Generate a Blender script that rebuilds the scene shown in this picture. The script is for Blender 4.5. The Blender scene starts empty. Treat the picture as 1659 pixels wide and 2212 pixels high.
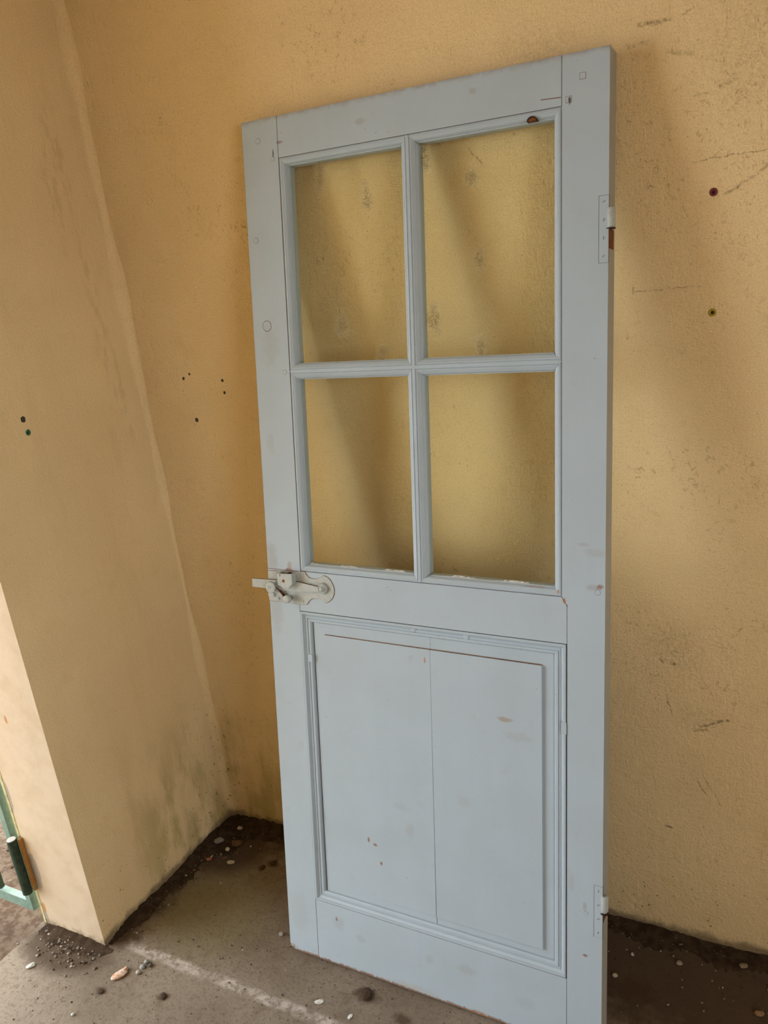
import bpy, bmesh, math, random
from mathutils import Vector, Matrix, Euler
random.seed(7)
S = bpy.context.scene
COL = S.collection
# ------------------------------------------------------------------ camera
cam_d = bpy.data.cameras.new('camera')
cam = bpy.data.objects.new('camera', cam_d); COL.objects.link(cam)
cam.location = (1.70348, -1.71754, 1.74539)
cam.rotation_euler = Euler((1.249290, 0.121559, 0.481738), 'XYZ')
cam_d.sensor_fit = 'AUTO'; cam_d.sensor_width = 36.0
cam_d.lens = 1816.75 * 36.0 / 2212.0
cam_d.clip_start = 0.02
S.camera = cam
# ------------------------------------------------------------------ sky, daylight
w = bpy.data.worlds.new('overcast_sky'); S.world = w; w.use_nodes = True
bg = w.node_tree.nodes['Background']
bg.inputs['Color'].default_value = (0.85, 0.93, 1.0, 1)
bg.inputs['Strength'].default_value = 2.0
def portal(name, loc, rot, sx, sy):
    d = bpy.data.lights.new(name, 'AREA'); d.shape = 'RECTANGLE'; d.size = sx; d.size_y = sy
    d.cycles.is_portal = True
    o = bpy.data.objects.new(name, d); o.location = loc; o.rotation_euler = rot; COL.objects.link(o)
DY1, DZ1 = -1.36, 2.74      # open doorway in the left wall: y from -0.57 to DY1, up to DZ1
RY0, RY1, RZ0, RZ1 = -3.2, -1.9, 0.85, 2.35   # opening in the right wall, outside the frame
portal('doorway_portal', (-0.24, (DY1-.5727)/2, DZ1/2), (0, -math.pi/2, 0), DZ1, -.5727-DY1)
portal('right_portal', (3.61, (RY0+RY1)/2, (RZ0+RZ1)/2), (0, math.pi/2, 0), RZ1-RZ0, RY1-RY0)
sun = bpy.data.lights.new('sun', 'SUN'); sun.energy = 4.0; sun.angle = 0.02; sun.color = (1.0, 0.93, 0.82)
sun_o = bpy.data.objects.new('sun', sun); COL.objects.link(sun_o)
sun_o.rotation_euler = Vector((-.72, .16, -.72)).to_track_quat('-Z', 'Y').to_euler()
vs = S.view_settings
S.display_settings.display_device = 'sRGB'
vs.view_transform = 'Standard'; vs.look = 'None'; vs.gamma = 1.0; vs.use_curve_mapping = False
vs.exposure = 2.58

# ------------------------------------------------------------------ helpers
class NT:
    """tiny node-tree writer"""
    def __init__(s, name):
        s.m = bpy.data.materials.new(name); s.m.use_nodes = True
        s.t = s.m.node_tree; s.n = s.t.nodes; s.l = s.t.links
        s.out = s.n['Material Output']; s.b = s.n['Principled BSDF']
        s.tc = s.n.new('ShaderNodeTexCoord')
        s.P = s.tc.outputs['Object']; s.cache = {}
        sx = s.n.new('ShaderNodeSeparateXYZ'); s.l.new(s.P, sx.inputs[0])
        s.x, s.y, s.z = sx.outputs
    def put(s, sock, v):
        if isinstance(v, bpy.types.NodeSocket): s.l.new(v, sock)
        elif isinstance(v, (tuple, list)):
            sock.default_value = tuple(v) + ((1,) if len(v) == 3 and len(sock.default_value) == 4 else ())
        else: sock.default_value = v
    def math(s, op, a, b=0.0, c=0.0, clamp=False):
        n = s.n.new('ShaderNodeMath'); n.operation = op; n.use_clamp = clamp
        s.put(n.inputs[0], a); s.put(n.inputs[1], b); s.put(n.inputs[2], c)
        return n.outputs[0]
    def vmath(s, op, a, b=(0, 0, 0)):
        n = s.n.new('ShaderNodeVectorMath'); n.operation = op
        s.put(n.inputs[0], a); s.put(n.inputs[1], b)
        return n.outputs['Value'] if op in ('LENGTH', 'DISTANCE', 'DOT_PRODUCT') else n.outputs[0]
    def noise(s, scale, detail=4, rough=0.55, vec=None, stretch=None, dist=0.0):
        key = ('n', scale, detail, rough, stretch, dist)
        if vec is None and key in s.cache: return s.cache[key]
        v = vec or s.P
        if stretch: v = s.vmath('MULTIPLY', v, stretch)
        n = s.n.new('ShaderNodeTexNoise'); s.l.new(v, n.inputs['Vector'])
        n.inputs['Scale'].default_value = scale; n.inputs['Detail'].default_value = detail
        n.inputs['Roughness'].default_value = rough; n.inputs['Distortion'].default_value = dist
        if vec is None: s.cache[key] = n.outputs[0]
        return n.outputs[0]
    def voro(s, scale, stretch=None, rnd=1.0):
        v = s.vmath('MULTIPLY', s.P, stretch) if stretch else s.P
        n = s.n.new('ShaderNodeTexVoronoi'); s.l.new(v, n.inputs['Vector'])
        n.inputs['Scale'].default_value = scale; n.inputs['Randomness'].default_value = rnd
        return n.outputs['Distance']
    def step(s, v, a, b):
        """0 at a, 1 at b (smooth, clamped; a may exceed b)"""
        n = s.n.new('ShaderNodeMapRange'); n.interpolation_type = 'SMOOTHSTEP'
        s.put(n.inputs[0], v)
        if a <= b: vals = (a, b, 0, 1)
        else: vals = (b, a, 1, 0)
        for i, q in enumerate(vals): n.inputs[i+1].default_value = q
        return n.outputs[0]
    def mix(s, f, a, b):
        n = s.n.new('ShaderNodeMix'); n.data_type = 'RGBA'
        s.put(n.inputs[0], f); s.put(n.inputs[6], a); s.put(n.inputs[7], b)
        return n.outputs[2]
    def mul(s, a, b): return s.math('MULTIPLY', a, b, clamp=True)
    def mx(s, a, b): return s.math('MAXIMUM', a, b)
    def blob(s, c, r, soft=0.5, wob=0.0, ns=60):
        """1 inside the ellipsoid with centre c and radii r, edge broken by noise"""
        d = s.vmath('LENGTH', s.vmath('MULTIPLY', s.vmath('SUBTRACT', s.P, c), tuple(1/q for q in r)))
        if wob:
            d = s.math('ADD', d, s.math('MULTIPLY', s.math('SUBTRACT', s.noise(ns, 4, 0.6), 0.5), wob))
        return s.step(d, 1+soft*0.5, 1-soft*0.5)
    def bump(s, h, strength, dist=0.002, prev=None):
        n = s.n.new('ShaderNodeBump'); n.inputs['Strength'].default_value = strength
        n.inputs['Distance'].default_value = dist; s.put(n.inputs['Height'], h)
        if prev is not None: s.l.new(prev, n.inputs['Normal'])
        return n.outputs[0]
    def done(s, color, rough=0.8, nrm=None, metal=0.0, spec=0.3):
        s.put(s.b.inputs['Base Color'], color); s.put(s.b.inputs['Roughness'], rough)
        s.put(s.b.inputs['Metallic'], metal); s.b.inputs['Specular IOR Level'].default_value = spec
        if nrm is not None: s.l.new(nrm, s.b.inputs['Normal'])
        return s.m

def link(name, bm, mats, parent=None, smooth=False, bevel=0.0):
    me = bpy.data.meshes.new(name)
    bmesh.ops.recalc_face_normals(bm, faces=bm.faces[:])
    bm.to_mesh(me); bm.free()
    for m in (mats if isinstance(mats, (list, tuple)) else [mats]): me.materials.append(m)
    if smooth:
        for f in me.polygons: f.use_smooth = True
    o = bpy.data.objects.new(name, me); COL.objects.link(o)
    if parent: o.parent = parent
    if bevel:
        b = o.modifiers.new('bevel', 'BEVEL'); b.width = bevel; b.segments = 2
        b.limit_method = 'ANGLE'; b.angle_limit = math.radians(40)
    return o
def tag(o, label=None, cat=None, group=None, kind=None):
    for k, v in (('label', label), ('category', cat), ('group', group), ('kind', kind)):
        if v: o[k] = v
    return o
def box(bm, a, b):
    v = [bm.verts.new((x, y, z)) for x in (a[0], b[0]) for y in (a[1], b[1]) for z in (a[2], b[2])]
    for f in ((0,1,3,2),(4,6,7,5),(0,4,5,1),(2,3,7,6),(0,2,6,4),(1,5,7,3)): bm.faces.new([v[i] for i in f])
def prism(bm, poly, y0, y1):
    """polygon in x,z extruded from y0 (front) to y1"""
    A = [bm.verts.new((x, y0, z)) for x, z in poly]; B = [bm.verts.new((x, y1, z)) for x, z in poly]
    n = len(poly)
    bm.faces.new(A); bm.faces.new(B[::-1])
    for i in range(n): bm.faces.new((A[i], B[i], B[(i+1) % n], A[(i+1) % n]))
def lathe(bm, c, prof, n=24, axis='y', squash=1.0):
    """prof = [(radius, offset)]; axis y: offset is towards -y; axis z: offset is z"""
    rings = []
    for r, h in prof:
        ring = []
        for k in range(n):
            a = 2*math.pi*k/n
            if axis == 'y': p = (c[0]+r*math.cos(a), c[1]-h, c[2]+r*math.sin(a)*squash)
            else: p = (c[0]+r*math.cos(a), c[1]+r*math.sin(a), c[2]+h)
            ring.append(bm.verts.new(p))
        rings.append(ring)
    for i in range(len(rings)-1):
        for k in range(n): bm.faces.new((rings[i][k], rings[i][(k+1) % n], rings[i+1][(k+1) % n], rings[i+1][k]))
    bm.faces.new(rings[0][::-1]); bm.faces.new(rings[-1])
def chunk(bm, c, r, seed, rot=0.0, sub=2, flat=0.55, stretch=1.0, rough=0.28):
    """a broken lump of stone resting on z = c[2]"""
    rng = random.Random(seed)
    t = bmesh.new(); bmesh.ops.create_icosphere(t, subdivisions=sub, radius=1.0)
    ax = [Vector((rng.gauss(0,1), rng.gauss(0,1), rng.gauss(0,1))).normalized() for _ in range(9)]
    cut = [rng.uniform(1-rough*1.4, 1.0) for _ in ax]
    M = Matrix.Rotation(rot, 3, 'Z')
    vs_ = []
    for v in t.verts:
        p = v.co.copy()
        for a, k in zip(ax, cut):
            d = p.dot(a)
            if d > k: p -= a*(d-k)
        p += Vector((rng.uniform(-1,1), rng.uniform(-1,1), rng.uniform(-1,1)))*0.05
        vs_.append(M @ Vector((p.x*r*stretch, p.y*r, p.z*r*flat)))
    lo = min(q.z for q in vs_)
    idx = [bm.verts.new((q.x+c[0], q.y+c[1], q.z-lo+c[2])) for q in vs_]
    t.verts.index_update()
    for f in t.faces: bm.faces.new([idx[v.index] for v in f.verts])
    t.free()

# ------------------------------------------------------------------ materials
def wall_mat(name, left=False, jamb=False):
    t = NT(name)
    big = t.noise(2.2, 3, 0.5); mid = t.noise(14, 5, 0.6); fine = t.noise(160, 4, 0.6)
    col = t.mix(t.step(big, 0.35, 0.7), (0.72, 0.550, 0.310), (0.78, 0.605, 0.350))
    col = t.mix(t.mul(t.step(mid, 0.5, 0.78), 0.35), col, (0.64, 0.465, 0.235))
    if left:
        st = t.noise(9, 5, 0.6, stretch=(1, 1, 0.18))
        col = t.mix(t.mul(t.step(st, 0.52, 0.75), 0.35), col, (0.59, 0.430, 0.23))
    # fine dirt caught in the brushed plaster
    if not left:
        br = t.noise(75, 5, 0.7, stretch=(1.0, 1, 0.8), dist=1.2)
        reg = t.mx(t.step(t.noise(3.1, 3), 0.47, 0.68), t.mul(t.step(t.x, 1.2, 1.7), t.step(t.z, 1.2, 1.9)))
        col = t.mix(t.mul(t.mul(t.step(br, 0.55, 0.68), reg), 0.75), col, (0.33, 0.215, 0.105))
        fl = t.mul(t.step(t.noise(120, 4, 0.7, stretch=(1.4, 1, 0.7), dist=1.0), 0.64, 0.70), t.step(t.noise(4.5, 3), 0.40, 0.60))
        col = t.mix(t.mul(fl, 0.7), col, (0.20, 0.125, 0.06))
    sp = t.voro(95)
    spk = t.mul(t.step(sp, 0.13, 0.06), t.step(t.noise(11, 3), 0.52, 0.64))
    col = t.mix(t.mul(spk, 0.65), col, (0.17, 0.10, 0.04))
    low = t.step(t.z, 0.75, 0.05)
    # damp: green algae and black mould by the inner corner, near the ground
    if left:
        near = t.step(t.y, -0.50, -0.22); near2 = t.step(t.y, -0.20, -0.02)
    else:
        near = t.step(t.x, 0.42, 0.03); near2 = t.step(t.x, 0.12, 0.01)
    mz = t.mul(near, t.step(t.z, 0.55, 0.22))
    moss = t.mul(mz, t.step(t.noise(10, 4, 0.6, stretch=(1, 1, 0.35)), 0.44, 0.66))
    col = t.mix(t.mul(moss, 0.62), col, (0.27, 0.225, 0.05))
    mould = t.mul(t.mul(near2, t.step(t.z, 0.56, 0.30)), t.step(t.noise(70, 4, 0.65), 0.60, 0.68))
    col = t.mix(t.mul(mould, 0.85), col, (0.05, 0.035, 0.018))
    dots = t.mul(t.mul(t.step(t.voro(60), 0.19, 0.10), t.step(t.z, 0.35, 0.05)), t.step(t.noise(20, 3), 0.42, 0.6))
    col = t.mix(t.mul(dots, 0.8), col, (0.10, 0.055, 0.025))
    # splash-back of grey cement and soil along the foot of the wall
    edge = t.math('ADD', t.z, t.math('MULTIPLY', t.math('SUBTRACT', t.noise(26, 4), 0.5), 0.05))
    col = t.mix(t.mul(t.step(edge, 0.040, 0.012), 0.85), col, (0.17, 0.125, 0.075))
    if not left:
        # hairline cracks and scuffs: (x0, z0, x1, z1, half width, strength)
        wv = t.math('MULTIPLY', t.math('SUBTRACT', t.noise(28, 4, 0.6), 0.5), 0.022)
        gate_ = t.step(t.noise(120, 4, 0.7), 0.38, 0.56)
        for (x0, z0, x1, z1, h, k) in ((1.355, 2.035, 1.412, 2.033, .0035, .65), (1.335, 2.003, 1.372, 2.006, .0030, .5), (1.43, 2.035, 1.455, 2.045, .002, .4),
                                       (1.445, 1.797, 1.60, 1.800, .0013, .6), (1.52, 1.745, 1.575, 1.775, .0026, .42), (1.575, 1.775, 1.62, 1.774, .003, .5), (1.50, 1.735, 1.525, 1.745, .0025, .5),
                                       (1.335, 1.575, 1.46, 1.578, .0010, .5), (1.335, 1.572, 1.336, 1.588, .0014, .7), (1.405, 1.985, 1.45, 1.975, .003, .35), (1.45, 1.905, 1.475, 1.906, .002, .45), (1.49, 1.912, 1.51, 1.915, .003, .5),
                                       (1.395, .768, 1.405, .764, .004, .85), (1.372, .775, 1.379, .765, .003, .6), (1.385, .685, 1.398, .625, .0012, .75), (1.455, .615, 1.515, .645, .003, .7), (1.44, .60, 1.47, .610, .003, .6),
                                       (1.448, .475, 1.468, .435, .0016, .6), (1.465, .475, 1.50, .415, .0014, .45), (1.375, .325, 1.392, .322, .0028, .85), (1.02, 1.885, 1.045, 1.850, .0018, .5)):
            L_ = math.hypot(x1-x0, z1-z0); ux, uz = (x1-x0)/L_, (z1-z0)/L_
            al = t.math('ADD', t.math('MULTIPLY', t.math('SUBTRACT', t.x, x0), ux), t.math('MULTIPLY', t.math('SUBTRACT', t.z, z0), uz))
            ac = t.math('ADD', t.math('MULTIPLY', t.math('SUBTRACT', t.x, x0), -uz), t.math('MULTIPLY', t.math('SUBTRACT', t.z, z0), ux))
            ac = t.math('ABSOLUTE', t.math('ADD', ac, wv if L_ > .03 else t.math('MULTIPLY', wv, .4)))
            m = t.mul(t.mul(t.step(ac, h*1.6, h*.4), gate_), t.mul(t.step(al, -.004, .004), t.step(al, L_+.004, L_-.004)))
            col = t.mix(t.mul(m, k), col, (0.14, 0.085, 0.045))
        for (x, z, rx, rz, k) in ((1.40, .80, .05, .06, .35), (1.17, 2.02, .07, .05, .22), (1.46, .63, .05, .03, .25), (1.58, 1.95, .10, .09, .25), (1.60, 2.12, .12, .05, .35)):
            m = t.mul(t.blob((x, 0, z), (rx, 9, rz), 1.6, 1.2, 18), t.step(t.noise(130, 5, 0.7), 0.40, 0.66))
            col = t.mix(t.mul(m, k), col, (0.16, 0.11, 0.06))
    else:
        # rub marks
        for (y, z, ry, rz) in ((-.12, 2.02, .03, .12), (-.10, 1.62, .02, .22), (-.07, 1.42, .012, .12), (-.16, 1.9, .02, .10)):
            m = t.mul(t.blob((0, y, z), (9, ry, rz), 1.4, 0.8, 30), t.step(t.noise(60, 4, 0.6, stretch=(1, 1, 0.3)), 0.45, 0.62))
            col = t.mix(t.mul(m, 0.20), col, (0.26, 0.17, 0.08))
    hh = t.math('ADD', t.math('MULTIPLY', t.noise(70, 5, 0.65, dist=0.8), 0.7), t.math('MULTIPLY', fine, 0.3))
    if left: hh = t.math('ADD', t.math('MULTIPLY', t.noise(55, 5, 0.6, stretch=(1, 1, 0.45)), 0.6), t.math('MULTIPLY', fine, 0.4))
    if not left:
        # brush strokes dragged through the wet render, in all directions
        w1 = t.noise(48, 4, 0.65, stretch=(1.6, 1, 0.55), dist=1.6); w2 = t.noise(60, 4, 0.65, stretch=(0.5, 1, 1.5), dist=1.6)
        hh = t.math('ADD', t.math('MULTIPLY', hh, 0.6), t.math('MULTIPLY', t.math('ADD', w1, w2), 0.35))
    nb = t.bump(t.noise(6, 3), 0.45, 0.014)
    nb = t.bump(hh, 0.9 if not left else 0.65, 0.0065 if not left else 0.0045, nb)
    col = t.mix(t.step(t.noise(330, 2, 0.6), .35, .72), col, t.vmath('MULTIPLY', col, (0.86, 0.84, 0.78)))
    return t.done(col, 0.92, nb, spec=0.15)
M_back = wall_mat('ochre_plaster_back'); M_left = wall_mat('ochre_plaster_left', left=True)

def jamb_mat():
    t = NT('ochre_plaster_jamb')
    mid = t.noise(12, 5, 0.6)
    col = t.mix(t.step(mid, 0.4, 0.7), (0.46, 0.37, 0.275), (0.42, 0.33, 0.235))  # plaster colour lowered to offset the strong daylight on the jamb
    # bare cement where the paint has broken away beside the gate hinge
    m = t.mx(t.blob((-.232, 0, .432), (.014, 9, .060), .2, .5, 40), t.blob((-.209, 0, .192), (.016, 9, .062), .2, .5, 40))
    m = t.mx(m, t.blob((-.226, 0, .0), (.012, 9, .06), .3, .5, 50))
    col = t.mix(m, col, (0.27, 0.235, 0.21))
    rust = t.mx(t.blob((-.236, 0, .33), (.004, 9, .03), .6, .5, 60), t.blob((-.222, 0, .06), (.007, 9, .018), .6, .5, 60))
    rust = t.mx(rust, t.blob((-.137, 0, .69), (.005, 9, .012), .6, .5, 80))
    col = t.mix(t.mul(rust, .8), col, (0.34, 0.15, 0.035))
    edge = t.math('ADD', t.z, t.math('MULTIPLY', t.math('SUBTRACT', t.noise(40, 4), 0.5), 0.05))
    col = t.mix(t.mul(t.step(edge, 0.028, 0.004), 0.8), col, (0.20, 0.15, 0.09))
    col = t.mix(t.mul(t.step(t.voro(70), .1, .05), .5), col, (0.3, .2, .1))
    return t.done(col, 0.9, t.bump(t.noise(80, 5, 0.6), 0.35, 0.003), spec=0.15)
M_jamb = jamb_mat()

def plain(name, c, rough=0.7, bump=0.0, ns=60, vary=0.25, c2=None, metal=0.0, spec=0.3):
    t = NT(name)
    c2 = c2 or tuple(q*(1-vary) for q in c)
    col = t.mix(t.step(t.noise(ns, 4, 0.6), 0.38, 0.66), c, c2)
    return t.done(col, rough, t.bump(t.noise(ns*2, 4), bump, 0.002) if bump else None, metal, spec)
M_hole = plain('hole_cement', (0.19, 0.14, 0.105), 0.95, 0.5, 200)
M_ceil = plain('ceiling_plaster', (0.72, 0.54, 0.28), 0.95, 0.2, 20)
M_right = wall_mat('ochre_plaster_far')

def floor_mat():
    t = NT('dusty_concrete')
    big = t.noise(3.0, 4, 0.55); mid = t.noise(16, 5, 0.62); fine = t.noise(120, 4, 0.65)
    col = t.mix(t.step(big, 0.36, 0.66), (0.22, 0.180, 0.140), (0.165, 0.132, 0.10))
    col = t.mix(t.mul(t.step(mid, 0.52, 0.72), 0.6), col, (0.135, 0.10, 0.072))
    col = t.mix(t.mul(t.step(fine, 0.52, 0.68), 0.55), col, (0.10, 0.075, 0.052))
    col = t.mix(t.mul(t.step(t.noise(55, 5, 0.7), 0.50, 0.66), 0.55), col, (0.125, 0.096, 0.070))
    col = t.mix(t.mul(t.step(t.noise(260, 3, 0.7), 0.60, 0.70), 0.45), col, (0.32, 0.28, 0.23))
    col = t.mix(t.mul(t.mul(t.step(t.voro(70), .22, .10), t.step(t.noise(9, 3), .46, .58)), .75), col, (0.055, 0.038, 0.025))
    # damp green tinge behind the door foot
    g = t.mul(t.blob((.20, -.36, 0), (.17, .14, 9), 1.2, .6, 9), 0.5)
    col = t.mix(g, col, (0.16, 0.14, 0.055))
    # soil trodden in along the walls
    wob = t.math('MULTIPLY', t.math('SUBTRACT', t.noise(16, 6, 0.72), 0.5), 0.20)
    dx = t.math('ADD', t.x, wob); dy = t.math('ADD', t.y, wob)
    soil = t.mx(t.mul(t.step(dx, 0.09, 0.03), t.step(t.y, -0.60, -0.54)), t.step(dy, -0.14, -0.06))
    soil = t.mx(soil, t.mul(t.step(t.x, 1.05, 1.25), t.step(dy, -0.36, -0.22)))
    soil = t.mx(soil, t.blob((.09, -.12, 0), (.13, .12, 9), .5, .7, 14))
    soil = t.mx(soil, t.blob((-.11, -.62, 0), (.15, .075, 9), .6, .8, 16))
    col = t.mix(t.mul(soil, 0.88), col, (0.062, 0.042, 0.027))
    for (x, y, rx, ry) in ((.747, -.445, .030, .018), (.266, -.638, .014, .011), (.099, -.688, .015, .012), (.263, -.145, .016, .014), (.241, -.172, .013, .011), (1.33, -.2, .05, .035), (.86,-.47,.02,.012)):
        col = t.mix(t.mul(t.blob((x, y, 0), (rx, ry, 9), 1.2, 2.2, 45), .8), col, (0.060, 0.038, 0.022))
    # worn line of white distemper
    ln = t.math('ABSOLUTE', t.math('ADD', t.y, t.math('ADD', 0.5445, t.math('MULTIPLY', t.math('SUBTRACT', t.noise(18, 3), 0.5), 0.018))))
    wear = t.step(t.noise(48, 6, 0.75), 0.38, 0.60)
    brk = t.step(t.noise(7, 2, 0.5, stretch=(1, 0, 0)), 0.40, 0.50)
    line = t.mul(t.mul(t.step(ln, 0.020, 0.006), wear), t.mul(t.step(t.x, 0.035, 0.075), t.step(t.x, 0.86, 0.74)))
    line = t.mul(line, t.math('ADD', t.math('MULTIPLY', brk, .55), .45))
    col = t.mix(t.mul(line, 0.66), col, (0.52, 0.47, 0.43))
    nb = t.bump(mid, 0.35, 0.008); nb = t.bump(fine, 0.5, 0.0028, nb)
    return t.done(col, 0.95, nb, spec=0.12)
M_floor = floor_mat()
def soil_mat(name, a, b, c):
    t = NT(name)
    col = t.mix(t.step(t.noise(40, 5, 0.65), 0.38, 0.62), a, b)
    col = t.mix(t.mul(t.step(t.voro(120), .25, .12), t.step(t.noise(50, 2), .5, .62)), col, c)
    return t.done(col, 1.0, t.bump(t.noise(150, 5, 0.7), 0.8, 0.004), spec=0.1)
M_soil = soil_mat('dark_soil', (0.060, 0.040, 0.025), (0.035, 0.022, 0.013), (0.19, 0.16, 0.12))
def yard_mat():
    t = NT('outside_earth')
    e = t.mix(t.step(t.noise(40, 5, .65), .38, .62), (.12, .09, .065), (.07, .045, .03))
    c = t.mix(t.step(t.noise(6, 4), .4, .6), (.42, .38, .32), (.34, .30, .25))
    far = t.step(t.math('ADD', t.x, t.math('MULTIPLY', t.noise(3, 3), .3)), -.75, -1.0)
    return t.done(t.mix(far, e, c), 1.0, t.bump(t.noise(100, 5, .7), .6, .004), spec=.1)
M_out = yard_mat()

PAINT = (0.360, 0.432, 0.500)
BROWN = (0.19, 0.085, 0.035)
def paint_mat(name='blue_grey_paint', base=PAINT, marks=True):
    t = NT(name)
    brush = t.noise(30, 5, 0.6, stretch=(1, 1, 0.06)); cloud = t.noise(7, 4, 0.55)
    col = t.mix(t.step(cloud, 0.38, 0.68), base, tuple(q*f for q, f in zip(base, (0.96, 0.955, 0.94))))
    col = t.mix(t.mul(t.step(brush, 0.45, 0.7), 0.30), col, tuple(q*0.93 for q in base))
    grime = t.mul(t.step(t.noise(22, 5, 0.65), 0.60, 0.78), 0.30)
    col = t.mix(grime, col, (0.27, 0.25, 0.21))
    dot = t.mul(t.step(t.voro(55), 0.075, 0.04), t.step(t.noise(13, 3), 0.56, 0.62))
    col = t.mix(t.mul(dot, 0.8), col, (0.10, 0.06, 0.04))
    if marks:
        # wear along the foot and the top edge of the door, chips of bare wood
        ed = t.math('ADD', t.z, t.math('MULTIPLY', t.math('SUBTRACT', t.noise(90, 4, 0.7), 0.5), 0.020))
        col = t.mix(t.mul(t.step(ed, 0.008, 0.002), 0.9), col, BROWN)
        cz = t.math('ADD', t.math('ADD', t.z, t.math('MULTIPLY', t.x, 0.45)), t.math('MULTIPLY', t.math('SUBTRACT', t.noise(120, 4, 0.7), 0.5), 0.05))
        col = t.mix(t.mul(t.step(cz, 0.020, 0.008), 0.9), col, BROWN)
        ez = t.math('ADD', t.z, t.math('MULTIPLY', t.math('SUBTRACT', t.noise(40, 4, 0.7), 0.5), 0.03))
        col = t.mix(t.mul(t.step(ez, 2.018, 2.034), 0.55), col, (0.20, 0.14, 0.09))
        ex = t.math('ADD', t.x, t.math('MULTIPLY', t.math('SUBTRACT', t.noise(60, 4, 0.7, stretch=(1, 1, .25)), 0.5), 0.010))
        col = t.mix(t.mul(t.step(ex, 0.8095, 0.8125), 0.30), col, (0.27, 0.20, 0.13))
        col = t.mix(t.mul(t.step(ex, 0.002, -0.002), 0.5), col, (0.25, 0.17, 0.11))
        # (x, z, rx, rz, strength, colour)
        G = (0.235, 0.205, 0.165)
        for (x, z, rx, rz, k, c) in (
            (.016, 1.046, .014, .030, .55, G), (.020, .915, .016, .045, .40, (.24, .20, .16)),
            (.030, 1.32, .010, .020, .30, G), (.045, 1.55, .020, .045, .30, G), (.062, 1.02, .010, .004, .9, BROWN), (.064, 1.028, .005, .012, .6, (.30, .20, .13)),
            (.79, 1.115, .022, .008, .35, G), (.765, 1.13, .012, .004, .35, G), (.800, 1.047, .006, .005, .8, BROWN), (.785, 1.045, .012, .006, .4, G),
            (.60, .735, .016, .005, .65, (.27, .19, .12)), (.63, .700, .030, .010, .30, G), (.50, .52, .016, .012, .25, G), (.41, .84, .002, .007, .9, (.36, .15, .05)),
            (.245, .365, .003, .005, .85, BROWN), (.262, .355, .005, .003, .85, BROWN), (.278, .31, .003, .005, .85, BROWN),
            (.36, .42, .010, .016, .30, G), (.34, .47, .020, .010, .25, G), (.155, .118, .015, .016, .32, G), (.148, .128, .003, .005, .8, BROWN), (.215, .095, .012, .010, .30, G),
            (.50, .105, .022, .011, .42, (.24, .20, .15)), (.405, .10, .010, .012, .3, G), (.64, .07, .02, .014, .22, G), (.36, .012, .05, .006, .55, (.36, .30, .20)), (.53, .003, .022, .006, .9, (.30, .15, .06)),
            (.729, 1.012, .0035, .0055, .9, (.36, .17, .07)), (.7165, 1.030, .003, .004, .85, (.30, .15, .07)), (.7345, 1.003, .0015, .003, .8, (.12, .08, .03)), (.665, 1.034, .02, .0012, .5, (.3, .17, .1)),
            (.035, .115, .025, .05, .22, (.30, .25, .20)), (.775, .235, .005, .003, .8, BROWN), (.773, .35, .004, .008, .45, G), (.745, .40, .006, .02, .3, G),
            (.10, 1.975, .008, .003, .7, (.16, .10, .07)), (.30, 1.985, .010, .006, .4, G), (.55, 2.0, .008, .006, .4, G),
            (.738, 1.951, .0022, .007, .95, (.05, .035, .03)), (.081, 1.953, .002, .008, .95, (.05, .035, .03))):
            col = t.mix(t.mul(t.blob((x, 0, z), (rx, 9, rz), 1.0, 2.0, 48 if rx*rz > 3e-5 else 130), k*(.62 if rx*rz > 8e-5 else .95)), col, c)
        # cracks: (x0,x1,z, slope)
        for (x0, x1, z0, z1, h) in ((-.01, .088, 1.0190, 1.0190, .0009), (.684, .722, 1.9605, 1.9585, .0010)):
            f = t.math('ABSOLUTE', t.math('SUBTRACT', t.z, t.math('ADD', z0, t.math('MULTIPLY', t.math('SUBTRACT', t.x, x0), (z1-z0)/(x1-x0)))))
            m = t.mul(t.step(f, h*1.5, h*.6), t.mul(t.step(t.x, x0-.0005, x0+.0005), t.step(t.x, x1+.0005, x1-.0005)))
            m = t.mul(m, t.step(t.y, 0.004, 0.002))
            col = t.mix(t.mul(m, .85), col, (0.13, 0.06, 0.035))
    nb = t.bump(t.noise(45, 5, 0.6, stretch=(1, 1, 0.08)), 0.16, 0.0015)
    nb = t.bump(t.noise(220, 3, 0.6), 0.10, 0.0008, nb)
    return t.done(col, 0.52, nb, spec=0.35)
M_paint = paint_mat()
M_wood = plain('bare_wood', BROWN, 0.9, 0.3, 80, 0.45)
M_edge = paint_mat('grimy_edge_paint', (0.33, 0.325, 0.29), False)
def iron_mat():
    t = NT('painted_iron')
    base = (0.375, 0.405, 0.395)
    col = t.mix(t.step(t.noise(90, 4), .4, .7), base, tuple(q*.88 for q in base))
    col = t.mix(t.mul(t.step(t.noise(160, 5, 0.7), .60, .70), .55), col, (0.26, .15, .08))
    return t.done(col, .5, t.bump(t.noise(200, 4), .25, .001), spec=.4)
M_iron = iron_mat()
M_rust = plain('rust', (0.20, 0.068, 0.018), 0.95, 0.5, 120, 0.5)
M_dark = plain('dark_rust_hollow', (0.055, 0.022, 0.010), 0.95, 0.4, 120, 0.5)  # rust, and the painted shade inside small hollows
M_putty = plain('old_putty', (0.60, 0.60, 0.56), 0.9, 0.5, 120, 0.35)
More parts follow.
